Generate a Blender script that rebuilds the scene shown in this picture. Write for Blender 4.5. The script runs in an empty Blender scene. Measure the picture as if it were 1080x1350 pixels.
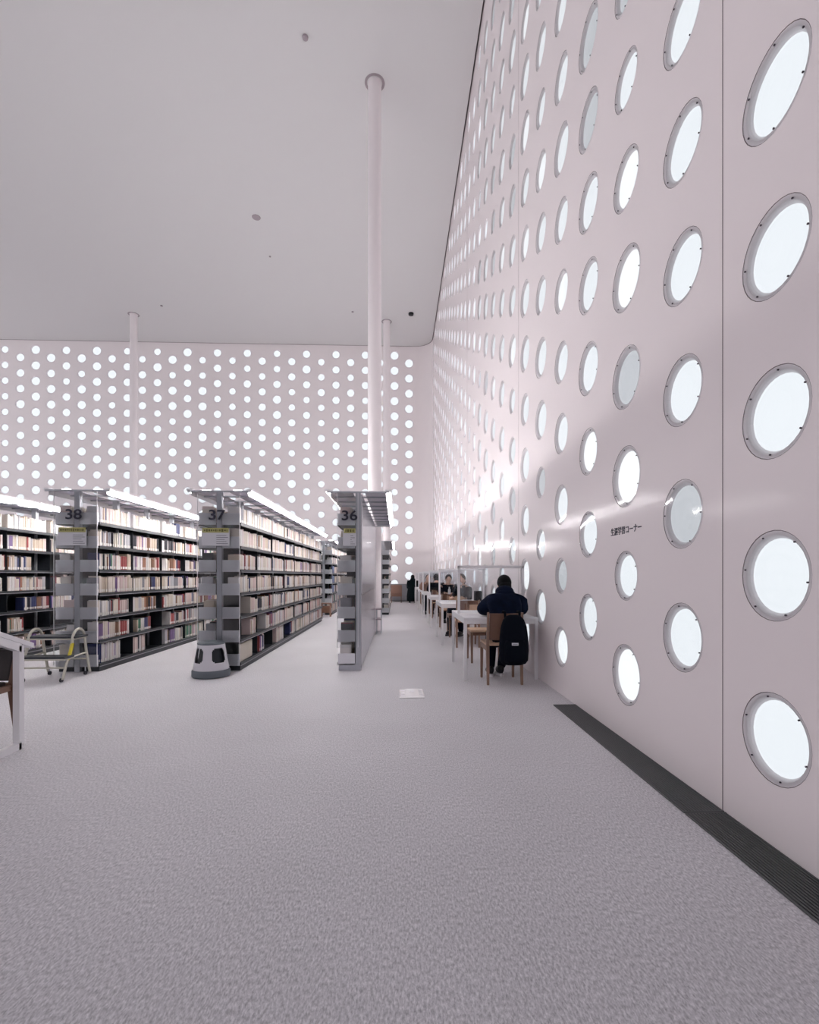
import bpy, bmesh, math, random
from mathutils import Vector, Matrix
R = random.Random(7)
SC = bpy.context.scene
COL = SC.collection
PI = math.pi

# ------------------------------------------------------------------ constants (metres)
EYE = 1.22
WR = 1.69            # right wall plane
YB = 23.9            # far wall plane
HC = 12.25           # ceiling
XL = -27.0           # left wall (outside the frame)
YF = -12.0            # wall behind the camera
RC = .80             # rounded corner radius
PV = 0.73            # vertical pitch of the round windows
FPX = 655.0
CX, CY = 547.0, 759.0
YAW = math.atan(24.0 / FPX)

def project(x, y, z):
    xc = x * math.cos(YAW) - y * math.sin(YAW)
    zc = x * math.sin(YAW) + y * math.cos(YAW)
    if zc < .05: return None
    return CX + FPX * xc / zc, CY - FPX * (z - EYE) / zc, zc

# ------------------------------------------------------------------ materials
def mat(name, col, rough=.5, metal=0, emit=None, estr=0, coat=0, sheen=0, trans=0, ior=1.45, spec=.5, bump=None, noise=None):
    m = bpy.data.materials.new(name); m.use_nodes = True
    nt = m.node_tree; b = nt.nodes['Principled BSDF']
    b.inputs['Base Color'].default_value = (*col, 1)
    b.inputs['Roughness'].default_value = rough
    b.inputs['Metallic'].default_value = metal
    b.inputs['IOR'].default_value = ior
    b.inputs['Specular IOR Level'].default_value = spec
    b.inputs['Coat Weight'].default_value = coat
    b.inputs['Sheen Weight'].default_value = sheen
    b.inputs['Transmission Weight'].default_value = trans
    if emit:
        b.inputs['Emission Color'].default_value = (*emit, 1)
        b.inputs['Emission Strength'].default_value = estr
    if noise or bump:
        tc = nt.nodes.new('ShaderNodeTexCoord')
    if noise:                       # (scale, amount): small colour mottling
        n = nt.nodes.new('ShaderNodeTexNoise'); n.inputs['Scale'].default_value = noise[0]; n.inputs['Detail'].default_value = 4
        nt.links.new(tc.outputs['Object'], n.inputs['Vector'])
        cr = nt.nodes.new('ShaderNodeValToRGB')
        a = noise[1]
        cr.color_ramp.elements[0].position = .3; cr.color_ramp.elements[1].position = .7
        cr.color_ramp.elements[0].color = (*[c * (1 - a) for c in col], 1)
        cr.color_ramp.elements[1].color = (*[min(1, c * (1 + a)) for c in col], 1)
        nt.links.new(n.outputs['Fac'], cr.inputs['Fac']); nt.links.new(cr.outputs['Color'], b.inputs['Base Color'])
    if bump:
        n2 = nt.nodes.new('ShaderNodeTexNoise'); n2.inputs['Scale'].default_value = bump[0]; n2.inputs['Detail'].default_value = 3
        nt.links.new(tc.outputs['Object'], n2.inputs['Vector'])
        bp = nt.nodes.new('ShaderNodeBump'); bp.inputs['Strength'].default_value = bump[1]; bp.inputs['Distance'].default_value = bump[2]
        nt.links.new(n2.outputs['Fac'], bp.inputs['Height']); nt.links.new(bp.outputs['Normal'], b.inputs['Normal'])
    return m

def glass_mat(name, tint, gloss_rough=.03, ior=1.5, extra=0.0):
    """thin clear sheet: lets light straight through, mirrors by Fresnel"""
    m = bpy.data.materials.new(name); m.use_nodes = True
    nt = m.node_tree; nt.nodes.clear()
    out = nt.nodes.new('ShaderNodeOutputMaterial'); mx = nt.nodes.new('ShaderNodeMixShader')
    tr = nt.nodes.new('ShaderNodeBsdfTransparent'); tr.inputs[0].default_value = (*tint, 1)
    gl = nt.nodes.new('ShaderNodeBsdfGlossy'); gl.inputs['Roughness'].default_value = gloss_rough
    fr = nt.nodes.new('ShaderNodeFresnel'); fr.inputs['IOR'].default_value = ior
    ad = nt.nodes.new('ShaderNodeMath'); ad.operation = 'ADD'; ad.inputs[1].default_value = extra
    nt.links.new(fr.outputs[0], ad.inputs[0]); nt.links.new(ad.outputs[0], mx.inputs[0])
    nt.links.new(tr.outputs[0], mx.inputs[1]); nt.links.new(gl.outputs[0], mx.inputs[2])
    nt.links.new(mx.outputs[0], out.inputs[0])
    return m

M = {}
M['wall'] = mat('wall paint', (.90, .83, .84), .15, coat=.0, spec=.5, ior=1.12)
M['wall_far'] = mat('far wall paint', (.92, .86, .865), .45)
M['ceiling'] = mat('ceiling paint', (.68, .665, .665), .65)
M['seam'] = mat('seam', (.22, .17, .18), .7)
M['column'] = mat('column paint', (.92, .86, .87), .3)
M['ring'] = mat('ring', (.34, .29, .31), .6)
M['bezel'] = mat('bezel white', (.95, .90, .93), .4)
M['rim'] = mat('rim line', (.16, .12, .13), .5)
M['screw'] = mat('screw', (.08, .06, .08), .4, metal=.6)
ES = .74
M['pane'] = mat('lit pane', (.12, .12, .13), .5, emit=(.90, .955, 1.0), estr=ES)
M['pane_dim'] = mat('lit pane dim', (.12, .12, .13), .5, emit=(.89, .94, 1.0), estr=ES * .62)
M['pane_warm'] = mat('lit pane strong', (.12, .12, .13), .5, emit=(.93, .97, 1.0), estr=ES * 1.15)
M['cover'] = glass_mat('clear cover', (.99, .99, .99), .06, 1.32)
M['glass'] = glass_mat('acrylic', (.97, .98, .985), .03, 1.42, .01)
M['screen'] = glass_mat('screen glass', (.95, .96, .97), .03, 1.45, .02)
M['steel'] = mat('grey steel', (.50, .515, .56), .38, metal=.25)
M['bracket'] = mat('bracket grey', (.86, .86, .90), .45)
M['plate'] = mat('polished plate', (.97, .97, .98), .15, coat=1, ior=1.6)
M['dark'] = mat('dark steel', (.018, .022, .028), .4)
M['boardtop'] = mat('shelf edge', (.30, .30, .33), .4)
M['silver'] = mat('silver panel', (.62, .62, .66), .24, metal=.75)
M['canopy'] = mat('canopy', (.86, .84, .90), .4)
_nt = M['canopy'].node_tree                      # milky sheet: a little of the uplight comes through
_tl = _nt.nodes.new('ShaderNodeBsdfTranslucent'); _tl.inputs[0].default_value = (.86, .84, .92, 1)
_mx = _nt.nodes.new('ShaderNodeMixShader'); _mx.inputs[0].default_value = .06
_nt.links.new(_nt.nodes['Principled BSDF'].outputs[0], _mx.inputs[1]); _nt.links.new(_tl.outputs[0], _mx.inputs[2])
_nt.links.new(_mx.outputs[0], _nt.nodes['Material Output'].inputs[0])
M['led_low'] = mat('soft light tube', (1, 1, 1), .5, emit=(1, .97, .98), estr=90)
M['led'] = mat('light tube', (1, 1, 1), .5, emit=(1, .965, .96), estr=118)
M['fill_uplight'] = mat('fill_uplight', (1, 1, 1), .5, emit=(1, .98, .98), estr=11)  # unseen strips added on the canopies to brighten ceiling and room
M['pane_side'] = mat('boosted fill pane', (.8, .8, .8), .5, emit=(.93, .965, 1.0), estr=3.2)  # unseen left wall panes, glow raised to fill the room with light
M['white'] = mat('white lacquer', (.88, .87, .89), .3)
M['black'] = mat('black', (.012, .012, .016), .5)
M['ink'] = mat('ink', (.02, .02, .04), .6)
M['card'] = mat('card', (.66, .66, .70), .5)
M['olive'] = mat('olive band', (.42, .40, .16), .6)
M['olive_text'] = mat('olive lettering', (.12, .11, .03), .6)
M['wood'] = mat('light wood', (.27, .165, .12), .45, noise=(6, .12))
M['peach'] = mat('pale wood', (.62, .42, .29), .5, noise=(5, .08))
M['brown'] = mat('brown wood', (.17, .085, .055), .4, noise=(6, .15))
M['leather'] = mat('dark leather', (.030, .022, .022), .45)
M['navy'] = mat('navy cloth', (.003, .0065, .020), .9, spec=.12, noise=(14, .25), bump=(22, .5, .01))
M['blackcloth'] = mat('black cloth', (.003, .0045, .009), .9, spec=.12, bump=(20, .4, .008))
M['green_coat'] = mat('dark green cloth', (.002, .006, .008), .9, spec=.15)
M['hair'] = mat('hair', (.003, .003, .004), .75, spec=.2, bump=(60, .5, .004))
M['hair_brown'] = mat('brown hair', (.06, .035, .025), .6)
M['skin'] = mat('skin', (.62, .40, .31), .5)
M['maskw'] = mat('mask', (.8, .8, .84), .7)
M['denim'] = mat('dark trousers', (.004, .006, .014), .9, spec=.15)
M['cream'] = mat('cream tube', (.62, .60, .52), .3)
M['tread'] = mat('tread rubber', (.035, .04, .05), .6)
M['yellow'] = mat('yellow tape', (.75, .62, .06), .5)
M['caster'] = mat('caster', (.02, .02, .03), .4)
M['stool'] = mat('stool plastic', (.70, .69, .74), .35)
M['stoolgrey'] = mat('stool band', (.12, .14, .16), .5)
M['stooldark'] = mat('stool inset', (.015, .02, .026), .5)
M['grille'] = mat('grille bars', (.10, .105, .11), .35, metal=.3)
M['grillegap'] = mat('grille trough', (.004, .004, .005), .7)
M['greycab'] = mat('grey cabinet', (.27, .27, .29), .5)
M['box'] = mat('cardboard', (.28, .16, .12), .7)
M['blue'] = mat('blue cover', (.04, .08, .22), .4)
M['plant'] = mat('leaf green', (.01, .05, .04), .5)
M['slabel'] = mat('spine label', (.75, .73, .70), .5)
M['pages'] = mat('book pages', (.68, .62, .54), .8)

# carpet: two scales of flecks, slightly sheeny fibres
def carpet():
    m = bpy.data.materials.new('carpet'); m.use_nodes = True
    nt = m.node_tree; b = nt.nodes['Principled BSDF']
    tc = nt.nodes.new('ShaderNodeTexCoord')
    n = nt.nodes.new('ShaderNodeTexNoise'); n.inputs['Scale'].default_value = 130; n.inputs['Detail'].default_value = 6; n.inputs['Roughness'].default_value = .75
    mp = nt.nodes.new('ShaderNodeMapping'); mp.inputs['Scale'].default_value = (1.0, .38, 1)
    nt.links.new(tc.outputs['Object'], mp.inputs[0]); nt.links.new(mp.outputs[0], n.inputs['Vector'])
    cr = nt.nodes.new('ShaderNodeValToRGB'); e = cr.color_ramp.elements
    e[0].position = .33; e[0].color = (.27, .268, .295, 1)
    e[1].position = .67; e[1].color = (.88, .865, .90, 1)
    nt.links.new(n.outputs['Fac'], cr.inputs['Fac'])
    n3 = nt.nodes.new('ShaderNodeTexNoise'); n3.inputs['Scale'].default_value = 1.1; n3.inputs['Detail'].default_value = 2
    nt.links.new(tc.outputs['Object'], n3.inputs['Vector'])
    mr = nt.nodes.new('ShaderNodeMapRange'); mr.inputs[1].default_value = .3; mr.inputs[2].default_value = .7; mr.inputs[3].default_value = .95; mr.inputs[4].default_value = 1.05
    nt.links.new(n3.outputs['Fac'], mr.inputs[0])
    mx = nt.nodes.new('ShaderNodeMix'); mx.data_type = 'RGBA'; mx.blend_type = 'MULTIPLY'; mx.inputs[0].default_value = 1
    nt.links.new(cr.outputs['Color'], mx.inputs[6]); nt.links.new(mr.outputs[0], mx.inputs[7])
    nt.links.new(mx.outputs[2], b.inputs['Base Color'])
    b.inputs['Roughness'].default_value = .62
    b.inputs['Specular IOR Level'].default_value = .35
    b.inputs['Sheen Weight'].default_value = .7; b.inputs['Sheen Roughness'].default_value = .4
    b.inputs['Sheen Tint'].default_value = (1, .95, .97, 1)
    bp = nt.nodes.new('ShaderNodeBump'); bp.inputs['Strength'].default_value = .3; bp.inputs['Distance'].default_value = .003
    nt.links.new(n.outputs['Fac'], bp.inputs['Height']); nt.links.new(bp.outputs['Normal'], b.inputs['Normal'])
    return m
M['carpet'] = carpet()

# ------------------------------------------------------------------ mesh builder
class MB:
    def __init__(s): s.v = []; s.f = []; s.m = []
    def add(s, vs, fs, m=0):
        o = len(s.v); s.v += [tuple(v) for v in vs]
        for f in fs: s.f.append(tuple(i + o for i in f)); s.m.append(m)
        return s
    def box(s, x0, x1, y0, y1, z0, z1, m=0):
        return s.add([(x0,y0,z0),(x1,y0,z0),(x1,y1,z0),(x0,y1,z0),(x0,y0,z1),(x1,y0,z1),(x1,y1,z1),(x0,y1,z1)],
                     [(0,3,2,1),(4,5,6,7),(0,1,5,4),(1,2,6,5),(2,3,7,6),(3,0,4,7)], m)
    def hexa(s, pts, m=0):          # 8 corners, bottom ring then top ring
        return s.add(pts, [(0,3,2,1),(4,5,6,7),(0,1,5,4),(1,2,6,5),(2,3,7,6),(3,0,4,7)], m)
    def tube(s, pts, r, n=10, m=0, caps=True):
        pts = [Vector(p) for p in pts]; k = len(pts)
        rs = r if isinstance(r, (list, tuple)) else [r] * k
        rings = []; prev = None
        for i, p in enumerate(pts):
            d = (pts[min(i+1, k-1)] - pts[max(i-1, 0)]).normalized()
            if prev is None:
                a = d.orthogonal().normalized()
            else:
                a = (prev - d * prev.dot(d)).normalized()
            prev = a; b = d.cross(a)
            rings.append([p + (a * math.cos(t) + b * math.sin(t)) * rs[i] for t in [2*PI*j/n for j in range(n)]])
        vs = [v for rg in rings for v in rg]; fs = []
        for i in range(k-1):
            for j in range(n):
                fs.append((i*n+j, i*n+(j+1)%n, (i+1)*n+(j+1)%n, (i+1)*n+j))
        if caps:
            fs.append(tuple(range(n))[::-1]); fs.append(tuple((k-1)*n + j for j in range(n)))
        return s.add(vs, fs, m)
    def bar(s, p0, p1, w, d, m=0, up=(0,0,1), w1=None, d1=None):   # square bar, may taper
        p0, p1 = Vector(p0), Vector(p1); ax = (p1-p0).normalized(); up = Vector(up)
        if abs(ax.dot(up)) > .98: up = Vector((0,1,0))
        a = ax.cross(up).normalized(); b = a.cross(ax).normalized()
        w1 = w if w1 is None else w1; d1 = d if d1 is None else d1
        v = []
        for p, ww, dd in ((p0,w,d),(p1,w1,d1)):
            v += [p-a*ww/2-b*dd/2, p+a*ww/2-b*dd/2, p+a*ww/2+b*dd/2, p-a*ww/2+b*dd/2]
        return s.hexa(v, m)
    def lathe(s, prof, c=(0,0,0), n=32, m=0, cap=True):            # prof: list of (r, z)
        vs = []; fs = []
        for r, z in prof:
            vs += [(c[0]+r*math.cos(2*PI*j/n), c[1]+r*math.sin(2*PI*j/n), c[2]+z) for j in range(n)]
        k = len(prof)
        for i in range(k-1):
            for j in range(n): fs.append((i*n+j, i*n+(j+1)%n, (i+1)*n+(j+1)%n, (i+1)*n+j))
        if cap: fs.append(tuple(range(n))[::-1]); fs.append(tuple((k-1)*n+j for j in range(n)))
        return s.add(vs, fs, m)
    def ball(s, c, rad, m=0, nu=14, nv=10, rot=None):
        rx, ry, rz = rad; vs = []; fs = []
        for i in range(nv+1):
            th = PI*i/nv
            for j in range(nu):
                p = Vector((rx*math.sin(th)*math.cos(2*PI*j/nu), ry*math.sin(th)*math.sin(2*PI*j/nu), rz*math.cos(th)))
                if rot: p = rot @ p
                vs.append(p + Vector(c))
        for i in range(nv):
            for j in range(nu): fs.append((i*nu+j, (i+1)*nu+j, (i+1)*nu+(j+1)%nu, i*nu+(j+1)%nu))
        return s.add(vs, fs, m)
    def build(s, name, mats, parent=None, smooth=False, bevel=0, loc=None):
        me = bpy.data.meshes.new(name); me.from_pydata(s.v, [], s.f)
        if not isinstance(mats, (list, tuple)): mats = [mats]
        for m in mats: me.materials.append(m)
        if len(mats) > 1: me.polygons.foreach_set('material_index', s.m)
        if bevel or smooth:
            bm = bmesh.new(); bm.from_mesh(me)
            bmesh.ops.recalc_face_normals(bm, faces=bm.faces)
            if bevel:
                bmesh.ops.bevel(bm, geom=[e for e in bm.edges if e.is_manifold and e.calc_face_angle(0) > .7], offset=bevel, segments=2, affect='EDGES', profile=.6, clamp_overlap=True)
            bm.to_mesh(me); bm.free()
        if smooth:
            me.polygons.foreach_set('use_smooth', [True]*len(me.polygons))
            try: me.set_sharp_from_angle(angle=.7)
            except Exception: pass
        me.update()
        return link(name, me, parent, loc)

def link(name, data, parent=None, loc=None):
    o = bpy.data.objects.new(name, data); COL.objects.link(o)
    if parent: o.parent = parent
    if loc: o.location = loc
    return o
def tag(o, label, cat, group=None, kind=None):
    o['label'] = label; o['category'] = cat
    if group: o['group'] = group
    if kind: o['kind'] = kind
    return o
def thing(name, label, cat, loc=(0,0,0), rz=0, group=None):
    o = link(name, None, None, loc); o.rotation_euler = (0,0,rz)
    return tag(o, label, cat, group)
def struct(o): o['kind'] = 'structure'; return o
def copy_tree(o, parent=None):
    c = o.copy(); COL.objects.link(c)
    if parent: c.parent = parent
    for ch in KIDS.get(o.name, [x for x in COL.objects if x.parent == o]): copy_tree(ch, c)
    return c
KIDS = {}

def text_mesh(name, body, size, m, parent, matrix, sx=1.0, align='CENTER', bold=0.0, ext=.0008):
    cu = bpy.data.curves.new(name, 'FONT'); cu.body = body; cu.size = size
    cu.align_x = align; cu.align_y = 'CENTER'; cu.extrude = ext; cu.offset = bold
    t = bpy.data.objects.new('t', cu); COL.objects.link(t)
    dg = bpy.context.evaluated_depsgraph_get(); dg.update()
    me = bpy.data.meshes.new_from_object(t.evaluated_get(dg))
    bpy.data.objects.remove(t)
    me.transform(matrix @ Matrix.Diagonal((sx,1,1,1)))
    me.materials.clear(); me.materials.append(m)
    return link(name, me, parent)

def lettering(x, y, z, rz=0):     # text standing upright, facing -Y when rz=0
    return Matrix.Translation((x,y,z)) @ Matrix.Rotation(rz,4,'Z') @ Matrix.Rotation(PI/2,4,'X')

# ------------------------------------------------------------------ the round windows
SIZES = {'L': .225, 'M': .205, 'S': .183}
NSEG = 32
def bezel_mesh(Rr, n=NSEG):
    b = MB()
    ring = lambda q, x: [(x, Rr*q*math.cos(2*PI*j/n), Rr*q*math.sin(2*PI*j/n)) for j in range(n)]
    prof = [(1, 0), (.985, .0015), (.985, .004), (.90, .005), (.875, .009), (.845, .018), (.82, .030)]
    for q, x in prof: b.add(ring(q, x), [])
    for i in range(len(prof)-1):
        for j in range(n):
            b.f.append((i*n+j, i*n+(j+1)%n, (i+1)*n+(j+1)%n, (i+1)*n+j)); b.m.append(1 if i < 1 else 0)
    return b
def pane_mesh(Rr, n=NSEG):
    """shallow domed diffuser, its crown almost flush with the wall"""
    b = MB(); rings = [(.82, .030), (.70, .020), (.45, .011), (.2, .008)]
    vs = [(x, Rr*q*math.cos(2*PI*j/n), Rr*q*math.sin(2*PI*j/n)) for q, x in rings for j in range(n)]
    fs = [(i*n+j, i*n+(j+1)%n, (i+1)*n+(j+1)%n, (i+1)*n+j) for i in range(3) for j in range(n)]
    fs.append(tuple(3*n+j for j in range(n)))
    return b.add(vs, fs)
def cover_mesh(Rr, n=NSEG):
    r = Rr*.972
    b = MB(); 
    # gently domed clear cover so its mirror image wanders a little
    rings = [(0, -.002), (.45, -.0015), (.8, -.0005), (1, .001)]
    vs = [(rings[0][1], 0, 0)]
    for q, x in rings[1:]: vs += [(x, r*q*math.cos(2*PI*j/n), r*q*math.sin(2*PI*j/n)) for j in range(n)]
    fs = [(0, 1+(j+1)%n, 1+j) for j in range(n)]
    for k in range(2):
        for j in range(n): fs.append((1+k*n+j, 1+k*n+(j+1)%n, 1+(k+1)*n+(j+1)%n, 1+(k+1)*n+j))
    return b.add(vs, fs)

def hole_wall(mapf, us, pu, rows_of, size_of, u0, u1, name, m, zmax=HC):
    """flat wall with a circular hole at every window; mapf(u, v, depth)->xyz"""
    b = MB(); spans = []
    for k, u in us:
        a, c = u - pu/2, min(u + pu/2, max(u0, u1))
        rows = rows_of(k); lo = 0.0
        for j, v in rows:
            v0, v1 = v - PV/2, v + PV/2
            if v0 > lo + 1e-4: b.add([mapf(a,lo,0),mapf(c,lo,0),mapf(c,v0,0),mapf(a,v0,0)], [(0,1,2,3)])
            if v1 > zmax: v1 = zmax
            rr = SIZES[size_of(k, j)] + .0005
            ang = [2*PI*i/NSEG for i in range(NSEG)]
            for ca, cv in ((a,v0),(c,v0),(c,v1),(a,v1)): ang.append(math.atan2(cv-v, ca-u) % (2*PI))
            ang = sorted(set(round(x, 6) for x in ang))
            inner = []; outer = []
            for t in ang:
                cs, sn = math.cos(t), math.sin(t); s = 1e9
                if cs > 1e-9: s = min(s, (c-u)/cs)
                if cs < -1e-9: s = min(s, (a-u)/cs)
                if sn > 1e-9: s = min(s, (v1-v)/sn)
                if sn < -1e-9: s = min(s, (v0-v)/sn)
                inner.append(mapf(u+rr*cs, v+rr*sn, 0)); outer.append(mapf(u+s*cs, v+s*sn, 0))
            n = len(ang)
            b.add(inner + outer, [(i, (i+1)%n, n+(i+1)%n, n+i) for i in range(n)])
            lo = v1
        if lo < zmax - 1e-4: b.add([mapf(a,lo,0),mapf(c,lo,0),mapf(c,zmax,0),mapf(a,zmax,0)], [(0,1,2,3)])
    ua, ub = min(u for k,u in us)-pu/2, min(max(u for k,u in us)+pu/2, max(u0, u1))
    for p, q in ((min(u0,u1), ua), (ub, max(u0,u1))):
        if q > p + 1e-4: b.add([mapf(p,0,0),mapf(q,0,0),mapf(q,zmax,0),mapf(p,zmax,0)], [(0,1,2,3)])
    # outer skin of the wall
    b.add([mapf(u0,0,.3),mapf(u1,0,.3),mapf(u1,zmax,.3),mapf(u0,zmax,.3)], [(0,1,2,3)])
    o = b.build(name, m); struct(o); return o

def rows_for(par):
    if par % 2 == 0: return [(j, EYE + PV*j) for j in range(-1, 15)]
    return [(j, EYE + PV/2 + PV*j) for j in range(-1, 15)]

rw = random.Random(21)
BIAS = {}
def rsize(tab, k, j, w):
    key = (tab, k, j)
    if key not in BIAS:
        cb = BIAS.setdefault((tab, k), rw.choice(['L','M','S','M']))
        BIAS[key] = cb if rw.random() < .5 else rw.choice(w)
    return BIAS[key]
NEAR = {(0,4):'S',(1,-1):'M',(1,0):'M',(1,1):'M',(2,-1):'L',(2,0):'S',(2,1):'L',(2,2):'L',(2,3):'L',
        (3,-1):'M',(3,0):'M',(3,1):'M',(4,-1):'M',(4,0):'S',(4,1):'M'}
# (parity in the photo: odd columns sit half a row higher)
def size_right(k, j):
    if (k, j) in NEAR: return NEAR[(k, j)]
    if k <= 1: return 'M'
    return rsize('r', k, j, ['L','M','M','S'])
def size_back(k, j):
    if k == 0: return 'L'
    return rsize('b', k, j, ['L','M','S','M','S'])

PUR = .7215
US_R = [(k, 2.165 + PUR*k) for k in range(-14, 29)]
def map_right(u, v, d): return (WR + d, u, v)
hole_wall(map_right, US_R, PUR, rows_for, size_right, YF, YB-RC, 'wall_right', M['wall'])
PUB = .70
X0B = -(0.0)
def xb_at(px):
    u = (px - CX)/FPX; c, s = math.cos(YAW), math.sin(YAW)
    return YB * (u*c + s)/(-u*s + c)
X0B = xb_at(539.4)
US_B = [(k, X0B - PUB*k) for k in range(0, 38)]
def map_back(u, v, d): return (u, YB + d, v)
hole_wall(map_back, US_B, PUB, rows_for, size_back, XL, WR-RC, 'wall_back', M['wall_far'])

# rounded corner between them
b = MB(); n = 16; vs = []
for i in range(n+1):
    t = PI/2*i/n
    x = WR-RC + RC*math.sin(t); y = YB-RC + RC*math.cos(t)
    vs += [(x,y,0),(x,y,HC)]
b.add(vs, [(2*i, 2*i+2, 2*i+3, 2*i+1) for i in range(n)])
struct(b.build('wall_corner', M['wall_far'], smooth=True))

# plain walls outside the frame (left and behind) with their own unseen windows
b = MB(); b.add([(XL,YF,0),(XL,YB,0),(XL,YB,HC),(XL,YF,HC)], [(0,1,2,3)]); struct(b.build('wall_left', M['wall_far']))
b = MB(); b.add([(XL,YF,0),(WR,YF,0),(WR,YF,HC),(XL,YF,HC)], [(0,3,2,1)]); struct(b.build('wall_front', M['wall_far']))

# window instances --------------------------------------------------------------
cells = []
for k, u in US_R:
    for j, v in rows_for(k):
        cells.append(('r', k, j, u, v, size_right(k, j)))
for k, u in US_B:
    for j, v in rows_for(k):
        cells.append(('b', k, j, u, v, size_back(k, j)))
def score(c):
    s, k, j, u, v, sz = c
    x, y, z = map_right(u, v, 0) if s == 'r' else map_back(u, v, 0)
    p = project(x, y, z)
    if not p or not (-60 < p[0] < 1140 and -90 < p[1] < 1440): return -1
    r = SIZES[sz]
    a = project(x, y+r, z) if s == 'r' else project(x+r, y, z)
    c2 = project(x, y-r, z) if s == 'r' else project(x-r, y, z)
    if not a or not c2: return 1
    # far-wall ones that stand behind the bookcases show nothing
    if s == 'b' and p[1] > 665 and p[0] < 430: return .01
    return abs(a[0]-c2[0]) * 2*r*FPX/p[2]
cells.sort(key=lambda c: -score(c))
lib = {}
for sz, rad in SIZES.items():
    d = {}
    for nm, mb, mt in (('bezel', bezel_mesh(rad), [M['bezel'], M['rim']]), ('pane', pane_mesh(rad), [M['pane']]), ('cover', cover_mesh(rad), [M['cover']])):
        me = bpy.data.meshes.new(nm); me.from_pydata(mb.v, [], mb.f)
        for q in mt: me.materials.append(q)
        me.polygons.foreach_set('material_index', mb.m)
        if nm == 'cover': me.polygons.foreach_set('use_smooth', [True]*len(me.polygons))
        d[nm] = me
    for t in ('pane_dim', 'pane_warm'):
        me = d['pane'].copy(); me.materials.clear(); me.materials.append(M[t]); d[t] = me
    lib[sz] = d
sm = MB().tube([(-.0035,0,0),(.002,0,0)], .0042, 8); screw_me = bpy.data.meshes.new('screw'); screw_me.from_pydata(sm.v, [], sm.f); screw_me.materials.append(M['screw'])
ORD = ['bottom','second','third','fourth','fifth','sixth','seventh','eighth','ninth','tenth','eleventh','twelfth','thirteenth','fourteenth','fifteenth','sixteenth']
rest = {'bezel': MB(), 'pane': MB(), 'pane_dim': MB()}
def tone(c):
    if c[0]=='r' and (c[1],c[2]) in ((0,4),(3,5),(1,0),(3,6)): return 'pane_dim'
    if c[0]=='r' and (c[1],c[2]) in ((2,-1),(4,-1)): return 'pane_warm'
    q = rw.random()
    if c[0]=='b': return 'pane'
    return 'pane_dim' if q < .15 else ('pane_warm' if q > .88 else 'pane')
wn = 0
for i, c in enumerate(cells):
    s, k, j, u, v, sz = c
    loc = map_right(u, v, 0) if s == 'r' else map_back(u, v, 0)
    rot = 0 if s == 'r' else PI/2
    tn = tone(c)
    if i < 300:
        wn += 1
        o = bpy.data.objects.new('window_%d' % wn, lib[sz]['bezel']); COL.objects.link(o)
        o.location = loc; o.rotation_euler = (0,0,rot); o['kind'] = 'structure'
        side = 'right wall' if s == 'r' else 'far wall'
        o['label'] = 'round lit window, %s from the floor in column %d of the %s' % (ORD[j+1], k+1, side)
        o['group'] = 'round windows in the walls'
        p = bpy.data.objects.new('pane', lib[sz][tn]); COL.objects.link(p); p.parent = o
        if s == 'r':
            q = bpy.data.objects.new('cover', lib[sz]['cover']); COL.objects.link(q); q.parent = o
        if s == 'r' and k <= 3:
            a0 = R.uniform(0, 1)
            for t in range(6):
                a = a0 + t*PI/3; rr = SIZES[sz]*.90
                w = bpy.data.objects.new('screw', screw_me); COL.objects.link(w); w.parent = o
                w.location = (0, rr*math.cos(a), rr*math.sin(a))
    else:
        mt = Matrix.Translation(loc) @ Matrix.Rotation(rot, 4, 'Z')
        for nm, fn in (('bezel', bezel_mesh), (('pane_dim' if tn=='pane_dim' else 'pane'), pane_mesh)):
            mb = fn(SIZES[sz], 16)
            o0 = len(rest[nm].v); rest[nm].v += [tuple(mt @ Vector(x)) for x in mb.v]
            for f, mi in zip(mb.f, mb.m):
                rest[nm].f.append(tuple(x+o0 for x in f)); rest[nm].m.append(mi + {'bezel':0,'pane':2,'pane_dim':3}[nm])
# windows of the two walls outside the frame, simple discs; left ones boosted as fill light
rest['pane_side'] = MB()
y = YF+.8
while y < YB-.5:
    for z in [.9+i*.95 for i in range(12)]:
        rest['pane_side'].add([(XL+.02, y+.26*math.cos(2*PI*j/10), z+.26*math.sin(2*PI*j/10)) for j in range(10)], [tuple(range(10))], 4)
    y += 1.1
x = XL+.8
while x < WR-.5:
    for z in [.9+i*.95 for i in range(12)]:
        rest['pane'].add([(x+.2*math.cos(2*PI*j/10), YF+.02, z+.2*math.sin(2*PI*j/10)) for j in range(10)], [tuple(range(10))[::-1]], 2)
    x += 1.0
allb = MB()
for nm in ('bezel','pane','pane_dim','pane_side'):
    o0 = len(allb.v); allb.v += rest[nm].v
    allb.f += [tuple(x+o0 for x in f) for f in rest[nm].f]; allb.m += rest[nm].m
wo = allb.build('window_field', [M['bezel'], M['rim'], M['pane'], M['pane_dim'], M['pane_side']])
tag(wo, 'field of small distant round lit windows covering the far and right walls', 'window', 'round windows in the walls', 'stuff')

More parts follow.
